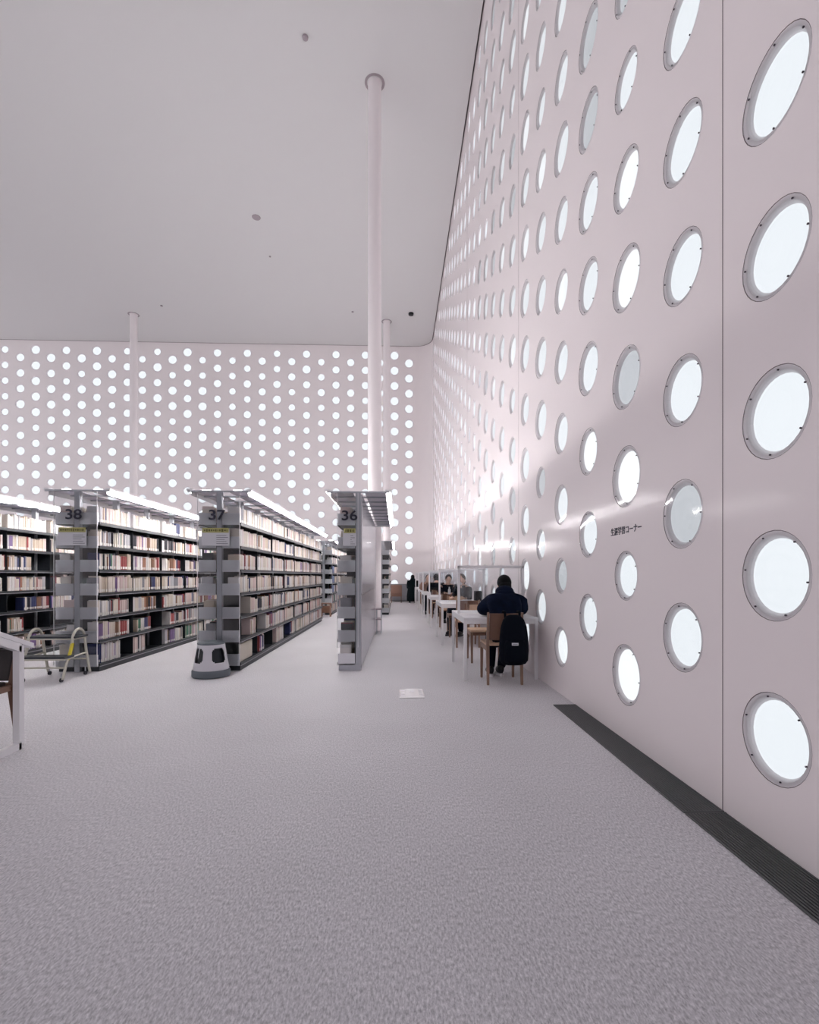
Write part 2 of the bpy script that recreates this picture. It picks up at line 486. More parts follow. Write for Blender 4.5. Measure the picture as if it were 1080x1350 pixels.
# ------------------------------------------------------------------ floor, ceiling, trims
b = MB(); b.box(XL, WR+.3, YF, YB+.3, -.2, 0); struct(b.build('floor', M['carpet']))
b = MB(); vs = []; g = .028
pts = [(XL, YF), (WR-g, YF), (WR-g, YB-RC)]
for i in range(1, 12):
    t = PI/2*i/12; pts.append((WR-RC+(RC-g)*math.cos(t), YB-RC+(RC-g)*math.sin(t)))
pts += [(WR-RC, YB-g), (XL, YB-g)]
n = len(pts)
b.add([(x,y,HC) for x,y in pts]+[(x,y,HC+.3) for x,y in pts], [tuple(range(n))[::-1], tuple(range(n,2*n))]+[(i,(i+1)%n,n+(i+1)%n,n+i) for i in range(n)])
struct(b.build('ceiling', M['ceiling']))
b = MB(); b.box(XL-.3, WR+.3, YF-.3, YB+.3, HC+.3, HC+.4)
struct(b.build('trim_1', M['seam']))         # dark soffit seen through the shadow gap round the ceiling
def walls_above():
    b = MB(); b.add([(WR,YF,HC),(WR,YB-RC,HC),(WR,YB-RC,HC+.3),(WR,YF,HC+.3)], [(0,1,2,3)])
    vs = []
    for i in range(13):
        t = PI/2*i/12; x = WR-RC+RC*math.cos(t); y = YB-RC+RC*math.sin(t); vs += [(x,y,HC),(x,y,HC+.3)]
    b.add(vs, [(2*i,2*i+2,2*i+3,2*i+1) for i in range(12)])
    b.add([(WR-RC,YB,HC),(XL,YB,HC),(XL,YB,HC+.3),(WR-RC,YB,HC+.3)], [(0,1,2,3)])
    struct(b.build('trim_2', M['seam']))
walls_above()
for i, y in enumerate((2.515, 6.83, 11.85, 17.0)):
    b = MB(); b.box(WR-.0012, WR+.004, y-.003, y+.003, 0, HC); struct(b.build('trim_%d' % (i+3), M['seam']))

# ------------------------------------------------------------------ columns
def column(x, y, label):
    t = thing('round_column', label, 'column', (x,y,0), 0, 'white round columns')
    b = MB().lathe([(.15,0),(.15,HC+.02)], n=40); b.build('shaft', M['column'], t, smooth=True)
    b = MB().lathe([(.17,HC-.004),(.225,HC-.004),(.225,HC+.01),(.17,HC+.01)], n=40, cap=False); b.build('ceiling_ring', M['ring'], t, smooth=True)
column(-.49, 11.15, 'nearest tall white round column rising behind bookcase 36')
column(-.43, 21.6, 'thin looking distant white column just right of the nearest column')
column(-11.1, 21.4, 'distant white column standing behind bookcases 37 and 38 at left')

# ------------------------------------------------------------------ ceiling fittings
def disc_fit(name, x, y, r, m, label, cat, h=.02):
    b = MB().lathe([(r*.6,-h),(r*.95,-h*.8),(r,-h*.3),(r,0)], (0,0,0), 20)
    o = b.build(name, m, smooth=True); o.location = (x,y,HC+.004); tag(o, label, cat)
    return o
def ceil_at(px, py):
    zc = FPX*(HC-EYE)/(CY-py); xc = (px-CX)/FPX*zc
    return xc*math.cos(YAW)+zc*math.sin(YAW), -xc*math.sin(YAW)+zc*math.cos(YAW)
x,y = ceil_at(338,286.5); disc_fit('ceiling_speaker', x, y, .13, M['ring'], 'round grey speaker in the middle of the ceiling', 'speaker')
x,y = ceil_at(402.5,48.5); disc_fit('ceiling_detector', x, y, .06, M['ring'], 'small grey detector on the near ceiling above the column', 'detector', .05)
x,y = ceil_at(542,413); disc_fit('dome_camera', x, y, .11, M['black'], 'black dome camera on the ceiling near the far corner', 'camera', .10)
x,y = ceil_at(465,411); disc_fit('ceiling_sprinkler', x, y, .05, M['ring'], 'tiny grey sprinkler on far ceiling just left of the column', 'sprinkler', .03)
x,y = ceil_at(356,338); disc_fit('ceiling_sprinkler', x, y, .035, M['ring'], 'tiny sprinkler on the ceiling below the round speaker', 'sprinkler', .03)
x,y = ceil_at(213,403); disc_fit('ceiling_sprinkler', x, y, .05, M['ring'], 'tiny sprinkler on the ceiling beside the left distant column', 'sprinkler', .03)

# ------------------------------------------------------------------ bookcases
Y0 = 6.42
BH = [.10, .40, .70, 1.00, 1.30, 1.60, 1.90]
HT = 2.30
def bookcase(xc, y0, y1, label, number=None, sides=(-1, 1), panel_side=None, card=True):
    t = thing('bookcase', label, 'bookcase', (xc, y0, 0), 0, 'long rows of bookcases')
    L = y1 - y0; nb = max(1, round(L/.9)); bay = L/nb
    for s in sides:
        for i, h in enumerate(BH):
            xa, xb = sorted((s*.035, s*.265))
            b = MB(); b.box(xa, xb, .03, L-.02, h-.022, h, 0)
            xe = s*.265; xa2, xb2 = sorted((xe, xe+s*.004))
            b.box(xa2, xb2, .03, L-.02, h-.028, h+.002, 0)
            b.box(xa2, xb2+.0 if s>0 else xb2, .03, L-.02, h-.038, h-.029, 1)
            b.build('shelf_board', [M['dark'], M['boardtop'] if i < 5 else M['dark']], t)
            # end brackets seen at the near end
            b = MB(); b.box(min(s*.04,s*.26), max(s*.04,s*.26), 0, .012, h-.03, h+.12)
            b.build('end_bracket', M['bracket'], t, bevel=.002)
        b = MB(); b.box(min(s*.04,s*.25), max(s*.04,s*.25), .05, L-.03, .0, .078); b.build('plinth', M['dark'], t)
        for k in range(1, nb+1):
            yy = min(k*bay, L-.012)
            b = MB(); b.box(min(s*.04,s*.235), max(s*.04,s*.235), yy-.003, yy+.003, .08, 1.88)
            b.build('divider_plate', M['dark'], t)
    if len(sides) == 2:
        b = MB(); b.box(-.012, .012, .06, L-.02, .08, 1.9); b.build('back_panel', M['dark'], t)
    else:
        b = MB(); b.box(.018, .03, .03, L-.02, .08, 1.9); b.build('back_panel', M['dark'], t)
    for k in range(nb+1):
        yy = min(max(k*bay, .035), L-.035)
        b = MB(); b.box(-.033, .033, yy-.03, yy+.03, 0, HT-.01); b.build('post', M['steel'], t, bevel=.003)
    # canopy on cross arms with a light tube along each edge
    for k in range(nb*2+1):
        yy = min(max(k*bay/2, .02), L-.02)
        b = MB(); b.box(-.40, .40, yy-.012, yy+.012, HT-.012, HT+.008); b.build('canopy_arm', M['steel'], t)
    for s in (-1, 1):
        xa, xb = sorted((s*.08, s*.34))
        b = MB(); b.box(xa, xb, .03, L-.03, HT+.008, HT+.014); b.build('canopy_panel', M['canopy'], t)
        xa, xb = sorted((s*.345, s*(.43 if xc > -1 else .41)))
        b = MB(); b.box(xa, xb, 0, L, HT+.006, HT+.03); b.build('canopy_rail', M['white'], t, bevel=.004)
        b = MB(); 
        k = 0; yy = .06
        while yy + 1.1 < L:
            b.tube([(s*.378, yy, HT-.012), (s*.378, yy+1.12, HT-.012)], .010, 8); yy += 1.19
        b.tube([(s*.378, yy, HT-.012), (s*.378, L-.05, HT-.012)], .010, 8)
        b.build('light_tube', M['led_low'] if xc > -1 else M['led'], t, smooth=True)
        xa, xb = sorted((s*.355, s*.361))
        b = MB(); b.box(xa, xb, .02, L-.02, HT-.055, HT+.006); b.build('added_light_shield', M['white'], t)  # plate added to keep tube light off the top books
        xa, xb = sorted((s*.15, s*.25))
        if number != '36' and not (xc > -1 and y0 > 10):
            b = MB(); b.box(xa, xb, .1, L-.1, HT+.018, HT+.032); b.build('fill_uplight_strip', M['fill_uplight'], t)  # added fill strip, hidden from below
    # clear end panel
    xs = (-.262, .268) if len(sides) == 2 else (-.265, .0)
    b = MB(); b.box(xs[0], xs[1], -.030, -.024, .06 if len(sides)==2 else .3, HT-.02); b.build('end_panel', M['glass'], t)
    b = MB()
    for xx in xs: b.box(xx-.003, xx+.003, -.031, -.023, .1 if len(sides)==2 else .3, HT-.02)
    b.build('end_panel_edge', M['white'], t)
    if number:
        o = text_mesh('shelf_number', number, .175, M['ink'], t, lettering(-.02 if len(sides)==2 else -.11, -.034, 1.985), sx=1.22, bold=.003)
        if card:
            cxx = -.03 if len(sides)==2 else -.105; w = .175 if len(sides)==2 else .085
            b = MB(); b.box(cxx-w, cxx+w, -.040, -.034, 1.60, 1.80); c = b.build('notice_card', M['card'], t)
            b = MB(); b.box(cxx-w+.01, cxx+w-.01, -.0415, -.0395, 1.765, 1.825); hb = b.build('card_header', M['olive'], c)
            q = random.Random(int(number)); xx = cxx-w+.03
            while xx < cxx+w-.03:          # illegible dark strokes on the band, as in the photograph
                l = q.uniform(.008,.026); hh = q.uniform(.008,.018)
                b = MB(); b.box(xx, min(xx+l, cxx+w-.02), -.0425, -.0414, 1.795-hh, 1.795+hh); b.build('printed_mark', M['olive_text'], c); xx += l+.008
            for r_ in range(5):
                b = MB(); b.box(cxx+.01, cxx+w-.02-(r_%3)*.02, -.0412, -.0398, 1.625+r_*.026, 1.630+r_*.026)
                b.build('printed_line', M['ink'], c)
    return t, L, nb, bay

S38, S37, S36, S39 = -4.035, -2.262, -.495, -5.80
bookcase(S39, Y0, 13.5, 'long double bookcase at the left edge beyond bookcase 38')
bookcase(S38, Y0, 13.5, 'long double bookcase with end sign numbered 38', '38')
bookcase(S37, Y0, 13.5, 'long double bookcase with end sign numbered 37 behind grey kick stool', '37')
t36, L36, nb36, bay36 = bookcase(S36, Y0, 10.85, 'one sided bookcase numbered 36 backed with silver metal panels', '36', sides=(-1,))
for k in range(nb36):
    b = MB(); y0 = k*bay36+.006; y1 = (k+1)*bay36-.006
    b.box(.036, .050, y0, y1, .98, 2.27); b.build('upper_panel', M['silver'], t36, bevel=.002)
    b = MB(); b.box(.034, .042, y0, y1, .03, .97); b.build('lower_panel', M['silver'], t36, bevel=.002)
b = MB(); b.box(-.25, .03, .0, .06, .0, .09); b.build('foot', M['steel'], t36, bevel=.003)
bookcase(S37, 15.5, 21.5, 'farther double bookcase seen in the gap between bookcases 37 and 36')
bookcase(S36, 15.5, 20.6, 'farther double bookcase standing past the nearest column, beside the aisle')
bookcase(S38, 15.5, 21.5, 'farther double bookcase hidden mostly behind bookcase 37')

# ------------------------------------------------------------------ books
PAL = [('cream', (.74,.67,.60), 26), ('white', (.80,.77,.76), 20), ('pale pink', (.72,.58,.56), 9), ('beige', (.60,.50,.40), 10),
       ('pale grey', (.55,.54,.57), 8), ('red', (.33,.07,.07), 3), ('dark red', (.20,.03,.04), 3), ('black', (.02,.02,.03), 7),
       ('navy', (.03,.04,.12), 5), ('purple', (.22,.14,.30), 3), ('brown', (.20,.10,.06), 4), ('orange', (.45,.22,.14), 1.5),
       ('green', (.07,.18,.12), 2), ('grey', (.25,.25,.28), 5)]
BM = [mat('book '+p[0], p[1], .45) for p in PAL] + [M['pages'], M['slabel']]
PAGE, LAB = len(PAL), len(PAL)+1
def pick(rr, dark):
    ws = []
    for nm, c, w in PAL:
        lum = sum(c)/3
        ws.append(w * (dark if lum < .35 else 1))
    return rr.choices(range(len(PAL)), ws)[0]
def book_geo(b, s, xf, y, z, th, h, d, ci, lean=0, lab=True):
    """book with spine facing s*X at plane x = xf, width th along Y from y"""
    xb = xf - s*d
    def P(x, yy, zz): return (x, yy + lean*(zz-z), zz)
    c = .0022
    # cover: spine with rounded edges, two boards; page block inside
    r = min(.004, th*.25)
    ring = [(xb, y), (xf - s*.006, y), (xf - s*.001, y+r), (xf, y+th/2), (xf - s*.001, y+th-r), (xf - s*.006, y+th), (xb, y+th)]
    n = len(ring)
    vs = [P(x,yy,z) for x,yy in ring] + [P(x,yy,z+h) for x,yy in ring]
    b.add(vs, [(i, i+1, n+i+1, n+i) for i in range(n-1)] + [tuple(range(n))[::-1]], ci)
    vt = [P(x,yy,z+h-.003) for x,yy in ring]; 
    b.add(vt, [tuple(range(n))], PAGE)
    b.add([P(xb+s*.003,y,z),P(xb+s*.003,y+th,z),P(xb+s*.003,y+th,z+h-.003),P(xb+s*.003,y,z+h-.003)], [(0,1,2,3)], PAGE)
    if lab and th > .012:
        e = xf + s*.0006
        b.add([P(e,y+.003,z+.012),P(e,y+th-.003,z+.012),P(e,y+th-.003,z+.045),P(e,y+.003,z+.045)], [(0,1,2,3)], LAB)

books = []   # (screen area, args, face name, row, index, colour)
def fill(xc, s, y0, y1, face, seed, dark, gaps, visible=None, hbase=.19, tmin=.016, tmax=.036):
    rr = random.Random(seed)
    L = y1-y0; nb = max(1, round(L/.9)); bay = L/nb
    xf = xc + s*.245
    for row, h in enumerate(BH):
        idx = 0
        for k in range(nb):
            a = y0 + k*bay + (.045 if k == 0 else .012); e = y0 + (k+1)*bay - .012
            fillfrac = rr.uniform(.88, 1.0)
            start = 0.0
            g = gaps.get((row, k))
            if g is not None: start, fillfrac = g
            if fillfrac <= 0: continue
            y = a + start*(e-a); lim = a + fillfrac*(e-a)
            hh = hbase + rr.uniform(-.008, .012) + (.03 if row == 0 else 0)
            runc = None; runn = 0
            while True:
                if runn <= 0:
                    runc = pick(rr, dark if row < 6 else .15); runn = rr.choice([1,1,1,1,2,3,5])
                    rh = hh + rr.uniform(-.012, .018)*(1 if rr.random() < .7 else 2); rt = rr.uniform(tmin, tmax)
                runn -= 1
                th = rt * rr.uniform(.9, 1.1)
                if y + th > lim: break
                hgt = min(rh + rr.uniform(-.003,.003), .245 if row else .26)
                dep = rr.uniform(.125, .15)
                idx += 1
                xx = xf - s*rr.uniform(0, .012)
                p = project(xx, y+th/2, h+hgt/2); q1 = project(xx, y, h); q2 = project(xx, y+th, h)
                area = abs(q1[0]-q2[0])*hgt*FPX/p[2]
                if s < 0 or visible is None or not (visible[0] <= p[0] <= visible[1]): area = 0
                books.append((area, (s, xx, y, h+.001, th, hgt, dep, runc), face, row, idx))
                y += th + (.0004 if rr.random() < .93 else rr.uniform(.002,.01))
E = (0,0)
g38 = {(0,0):(.0,.62),(0,1):(.0,.4),(0,2):(.1,.9),(1,0):(0,.9),(1,1):(.1,.6),(1,2):(.3,1),(2,1):(0,.8),(2,2):(.05,1),(3,0):(0,1),(4,2):(0,.8)}
g37 = {(0,0):(0.0,.0),(0,1):(.12,.45),(0,2):(.3,.9),(0,3):(.5,1),(0,4):(.2,1),(1,0):(.62,.95),(1,1):(.55,1),(2,0):(.62,1),(2,1):(0,1)}
g39 = {(0,0):(0,.8),(0,1):(0,.9),(1,0):(0,.9),(1,1):(0,.35),(1,2):E,(2,0):E,(2,1):(.35,1),(4,1):(0,.55),(4,2):(.6,1)}
fill(S39, 1, Y0, 13.5, 'bookcase left of 38', 3, .9, g39, (-5, 67))
fill(S38, 1, Y0, 13.5, 'bookcase 38', 5, 1.25, g38, (125, 259))
fill(S37, 1, Y0, 13.5, 'bookcase 37', 9, .35, g37, (316, 426), hbase=.2, tmin=.018, tmax=.034)
for i, (xc, y1) in enumerate(((S38,13.5),(S37,13.5),(S36,10.85))):
    fill(xc, -1, Y0, y1, 'left side', 30+i, .8, {(2,0):(.1,1),(5,0):(.05,1),(1,0):(.15,1)})
fill(S37, 1, 15.5, 21.5, 'far', 40, 1.5, {(2,0):(.6,1),(3,0):(.6,1),(4,0):(.6,1)})
fill(S36, 1, 15.5, 20.6, 'far', 41, .8, {(6,0):E,(6,1):E,(5,0):E,(4,0):E,(3,0):(.5,1)})
fill(S36, -1, 15.5, 20.6, 'far', 42, .8, {})
def nth(n):
    return '%d%s' % (n, 'th' if 10 <= n % 100 <= 20 else {1:'st',2:'nd',3:'rd'}.get(n % 10, 'th'))
ROWN = {6:'top', 5:'second', 4:'third', 3:'fourth', 2:'fifth', 1:'sixth', 0:'bottom'}
books.sort(key=lambda q: -q[0])
rb = MB()
for i, (area, ar, face, row, idx) in enumerate(books):
    s, xx, y, z, th, hgt, dep, ci = ar
    if i < 300 and area > 0:
        b = MB(); book_geo(b, s, 0, 0, 0, th, hgt, dep, 0)
        mp = {0: 0, PAGE: 1, LAB: 2}; b.m = [mp[q] for q in b.m]
        o = b.build('book', [BM[ci], M['pages'], M['slabel']]); o.location = (xx, y, z)
        tag(o, '%s book, %s from near end, %s shelf, %s' % (PAL[ci][0], nth(idx), ROWN[row], face), 'book', 'books on the ' + face)
    else:
        book_geo(rb, s, xx, y, z, th, hgt, dep, ci, 0, area > 0)
o = rb.build('books', BM)
tag(o, 'rows of smaller looking books filling the far parts of the bookcases', 'books', 'books in the bookcases', 'stuff')

# pale picture-book box at the near bottom of bookcase 37, lying papers etc.
def rounded_item(name, x0,x1,y0,y1,z0,z1,m,label,cat,bv=.004,group=None):
    b = MB(); b.box(x0-x0, x1-x0, 0, y1-y0, 0, z1-z0); o = b.build(name, m, bevel=bv); o.location = (x0,y0,z0)
    tag(o, label, cat, group); return o
rounded_item('display_book', S37+.22, S37+.24, Y0+.08, Y0+.62, .102, .335, [M['pages']], 'large pale cover turned outward at near bottom shelf of bookcase 37', 'book')
rounded_item('file_box', S38-.22, S38-.06, Y0+.02, Y0+.14, .402, .50, M['card'], 'white label box at the near end of bookcase 38, low down', 'box')

# ------------------------------------------------------------------ kick stool
def kick_stool(x, y):
    t = thing('kick_stool', 'round light grey kick stool in front of bookcase 37', 'stool', (x,y,0))
    n = 128; prof = [(.207,.085),(.206,.095),(.203,.12),(.199,.145),(.195,.165),(.192,.18),(.189,.195),(.186,.21),(.183,.225),(.180,.245),(.176,.265),(.173,.285),(.170,.305),(.167,.32),(.164,.335),(.162,.35),(.160,.37),(.156,.388),(.152,.395)]
    def hole(a, z):   # four rounded openings in the skirt
        aa = (a - math.radians(50) + PI/4) % (PI/2) - PI/4
        q = (z-.265)/.082; w = .50
        return abs(aa/w)**4 + abs(q)**4 < 1
    b = MB(); vs = []
    for r, z in prof: vs += [(r*math.cos(2*PI*j/n), r*math.sin(2*PI*j/n), z) for j in range(n)]
    fs = []; ms = []
    for i in range(len(prof)-1):
        zc = (prof[i][1]+prof[i+1][1])/2
        for j in range(n):
            if not hole(2*PI*(j+.5)/n, zc): fs.append((i*n+j, i*n+(j+1)%n, (i+1)*n+(j+1)%n, (i+1)*n+j))
    b.add(vs, fs)
    o = b.build('skirt', M['stool'], t, smooth=True)
    sd = o.modifiers.new('s','SOLIDIFY'); sd.thickness = .006; sd.offset = -1
    MB().lathe([(.215,.004),(.222,.012),(.222,.075),(.212,.09)], n=48).build('rubber_band', M['stoolgrey'], t, smooth=True)
    MB().lathe([(.155,.392),(.16,.40),(.155,.412),(.14,.418),(.12,.416)], n=48).build('top_step', M['stoolgrey'], t, smooth=True)
    MB().lathe([(.17,.09),(.12,.38)], n=32).build('inner_drum', M['stooldark'], t, smooth=True)
kick_stool(-2.255, 6.135)

# ------------------------------------------------------------------ step stool on casters (two treads)
def step_stool():
    t = thing('step_stool', 'cream tubular two tread rolling step stool beside bookcase 38', 'step stool', (-3.80, 5.80, 0))
    W = -.50
    for sx in (0, W):
        pts = [(sx, .0, .035), (sx, .06, .20), (sx, .115, .30), (sx, .16, .40)]
        for i in range(9):
            a = PI - PI*i/8
            pts.append((sx, .285 + .115*math.cos(a)*1.0, .47 + .115*math.sin(a)))
        pts += [(sx, .43, .30), (sx, .50, .035)]
        # smooth by subdividing
        b = MB().tube(pts, .0155, 12); f = b.build('side_frame', M['cream'], t, smooth=True)
        MB().tube([(sx,.13,.265),(sx,.445,.285)], .011, 10).build('side_rail', M['cream'], t, smooth=True)
    MB().tube([(0,.46,.20),(W,.46,.20)], .010, 10).build('cross_rail', M['cream'], t, smooth=True)
    MB().tube([(0,.05,.16),(W,.05,.16)], .010, 10).build('cross_rail', M['cream'], t, smooth=True)
    for (ya, yb, z) in ((-.02,.16,.285), (.17,.42,.495)):
        b = MB(); b.box(W-.03, .03, ya, yb, z-.012, z+.012); tr = b.build('tread', M['tread'], t, bevel=.006)
        b = MB(); b.box(W-.02, .02, ya+.005, yb-.005, z-.030, z-.012); b.build('tread_rim', M['cream'], tr, bevel=.003)
    b = MB().tube([(0.001,.085,.245),(0.001,.115,.30),(0.001,.16,.40),(0.001,.168,.43)], .0185, 12); b.build('yellow_tape', M['yellow'], t, smooth=True)
    for sx in (-.035, W+.035):
        for yy in (.03, .47):
            c = MB().tube([(sx-.010,yy,.024),(sx+.010,yy,.024)], .024, 16).build('caster', M['caster'], t, smooth=True)
            MB().tube([(sx,yy,.03),(sx,yy,.10)], .007, 8).build('caster_stem', M['steel'], c, smooth=True)
step_stool()

# ------------------------------------------------------------------ chairs
def make_chair(label, x, y, rz, group, pad):
    t = thing('wooden_chair', label, 'chair', (x,y,0), rz, group)
    # local: faces +Y, origin centre of seat on the floor; .41 wide, .46 deep
    for sx in (-.19,.19):
        b = MB(); b.bar((sx,-.22,0),(sx,-.19,.45),.026,.034,w1=.036,d1=.042, up=(0,1,0)); b.bar((sx,-.19,.45),(sx*1.0,-.235,.81),.030,.040,w1=.024,d1=.026, up=(0,1,0))
        b.build('rear_leg', M['wood'], t, bevel=.003)
        b = MB(); b.bar((sx,.205,0),(sx,.19,.43),.026,.026,w1=.036,d1=.036, up=(0,1,0)); b.build('front_leg', M['wood'], t, bevel=.003)
        b = MB(); b.box(sx-.014, sx+.014, -.18,.18,.375,.43); b.build('side_rail', M['wood'], t, bevel=.003)
    b = MB(); b.box(-.176,.176,.178,.20,.385,.43); b.build('front_rail', M['brown'], t)
    b = MB(); b.box(-.205,.205,-.19,.215,.432,.458); b.build('seat', M['peach'], t, bevel=.008)
    # backrest: bent board with brown outer face
    b = MB(); n = 8; vs = []
    for i in range(n+1):
        u = -.172 + .344*i/n; bow = -.03*(1-(u/.172)**2)
        for z, yb in ((.50,-.197),(.80,-.232)):
            vs += [(u, yb+bow-.009, z), (u, yb+bow+.009, z)]
    fs = []
    for i in range(n):
        a = i*4; c = a+4
        fs += [(a,c,c+2,a+2),(a+1,a+3,c+3,c+1),(a+2,c+2,c+3,a+3),(a,a+1,c+1,c)]
    fs += [(0,2,3,1),(n*4,n*4+1,n*4+3,n*4+2)]
    b.add(vs, fs); bk = b.build('backrest', M['brown'], t, smooth=True)
    if pad:
        b = MB(); vs = []
        for i in range(n+1):
            u = -.165 + .33*i/n; bow = -.03*(1-(u/.172)**2)
            for z, yb in ((.52,-.199),(.79,-.231)):
                vs += [(u, yb+bow+.010, z), (u, yb+bow+.016, z)]
        b.add(vs, fs); b.build('back_pad', M['peach'], bk, smooth=True)
    return t

# ------------------------------------------------------------------ reading tables with screens
TY = [5.77 + 2.9*i for i in range(6)]
TN = ['nearest','second','third','fourth','fifth','sixth']
def reading_table(y, i):
    t = thing('reading_table', '%s white reading table along the right wall, glass screen across it' % TN[i], 'table', (.785, y, 0), 0, 'white reading tables along the right wall')
    W, D = .875, 1.27
    b = MB(); b.box(0, W, 0, D, .702, .73); b.build('tabletop', M['white'], t, bevel=.003)
    for lx in (.018, W-.018):
        for ly in (.018, D-.018):
            b = MB(); b.box(lx-.018, lx+.018, ly-.018, ly+.018, 0, .70); b.build('leg', M['white'], t, bevel=.002)
    b = MB(); b.box(.03, W-.03, .006, .03, .655, .702); b.box(.03, W-.03, D-.03, D-.006, .655, .702)
    b.box(.006,.03,.03,D-.03,.655,.702); b.box(W-.03,W-.006,.03,D-.03,.655,.702); b.build('apron', M['white'], t)
    ym = .64
    for lx in (.02, W-.02):
        b = MB(); b.box(lx-.016, lx+.016, ym-.016, ym+.016, .73, 1.345); b.build('screen_post', M['white'], t, bevel=.002)
    b = MB(); b.box(.004, W-.004, ym-.016, ym+.016, 1.32, 1.352); b.build('screen_rail', M['white'], t, bevel=.002)
    b = MB(); b.box(.036, W-.036, ym-.003, ym+.003, .74, 1.32); b.build('screen_pane', M['screen'], t)
for i, y in enumerate(TY):
    reading_table(y, i)
    if i < 5 or True:
        make_chair('wooden chair with brown back on the near side of the %s reading table' % TN[i], 1.21, y-.07 if i else 5.73, 0, 'wooden chairs at the reading tables', True)
        make_chair('wooden chair with pale inner back on the far side of the %s reading table' % TN[i], 1.24, y+1.30+.03, PI, 'wooden chairs at the reading tables', True)

# ------------------------------------------------------------------ people
def skin_obj(name, verts, edges, radii, m, parent, sub=2, extra=None, slots=None):
    me = bpy.data.meshes.new(name); me.from_pydata(verts, edges, [])
    o = bpy.data.objects.new(name, me); COL.objects.link(o)
    o.modifiers.new('k','SKIN')
    sv = me.skin_vertices[0].data
    for i, r in enumerate(radii):
        sv[i].radius = r if isinstance(r, tuple) else (r, r)
        sv[i].use_root = (i == 0)
    ss = o.modifiers.new('s','SUBSURF'); ss.levels = sub; ss.render_levels = sub
    dg = bpy.context.evaluated_depsgraph_get(); dg.update()
    m2 = bpy.data.meshes.new_from_object(o.evaluated_get(dg)); bpy.data.objects.remove(o)
    if extra:
        bm = bmesh.new(); bm.from_mesh(m2)
        tmp = bpy.data.meshes.new('x'); tmp.from_pydata(extra.v, [], extra.f); bm.from_mesh(tmp)
        bmesh.ops.recalc_face_normals(bm, faces=bm.faces)
        bm.to_mesh(m2); bm.free()
    m2.polygons.foreach_set('use_smooth', [True]*len(m2.polygons))
    m2.materials.clear(); m2.materials.append(m)
    return link(name, m2, parent)
def lerp(a, b, t): return tuple(a[i]*(1-t)+b[i]*t for i in range(3))
def hand_geo(b, wrist, d, side):
    """palm and five bent fingers; d = pointing direction"""
    w = Vector(wrist); d = Vector(d).normalized(); up = Vector((0,0,1))
    sdir = d.cross(up).normalized(); nrm = sdir.cross(d).normalized()
    pc = w + d*.045
    rot = Matrix((sdir, d, nrm)).transposed()
    b.ball(pc, (.038,.050,.015), rot=rot)
    for k, (off, ln) in enumerate(((-.028,.060),(-.009,.070),(.010,.066),(.028,.052))):
        p0 = w + d*.082 + sdir*off; p1 = p0 + d*ln*.5; p2 = p1 + d*ln*.4 - nrm*.018
        b.tube([p0, p1, p2], [.0085,.008,.0065], 8)
    p0 = w + d*.03 - sdir*side*.03; p1 = p0 + d*.03 - sdir*side*.025; p2 = p1 + d*.03 - nrm*.006
    b.tube([p0,p1,p2], [.010,.009,.007], 8)

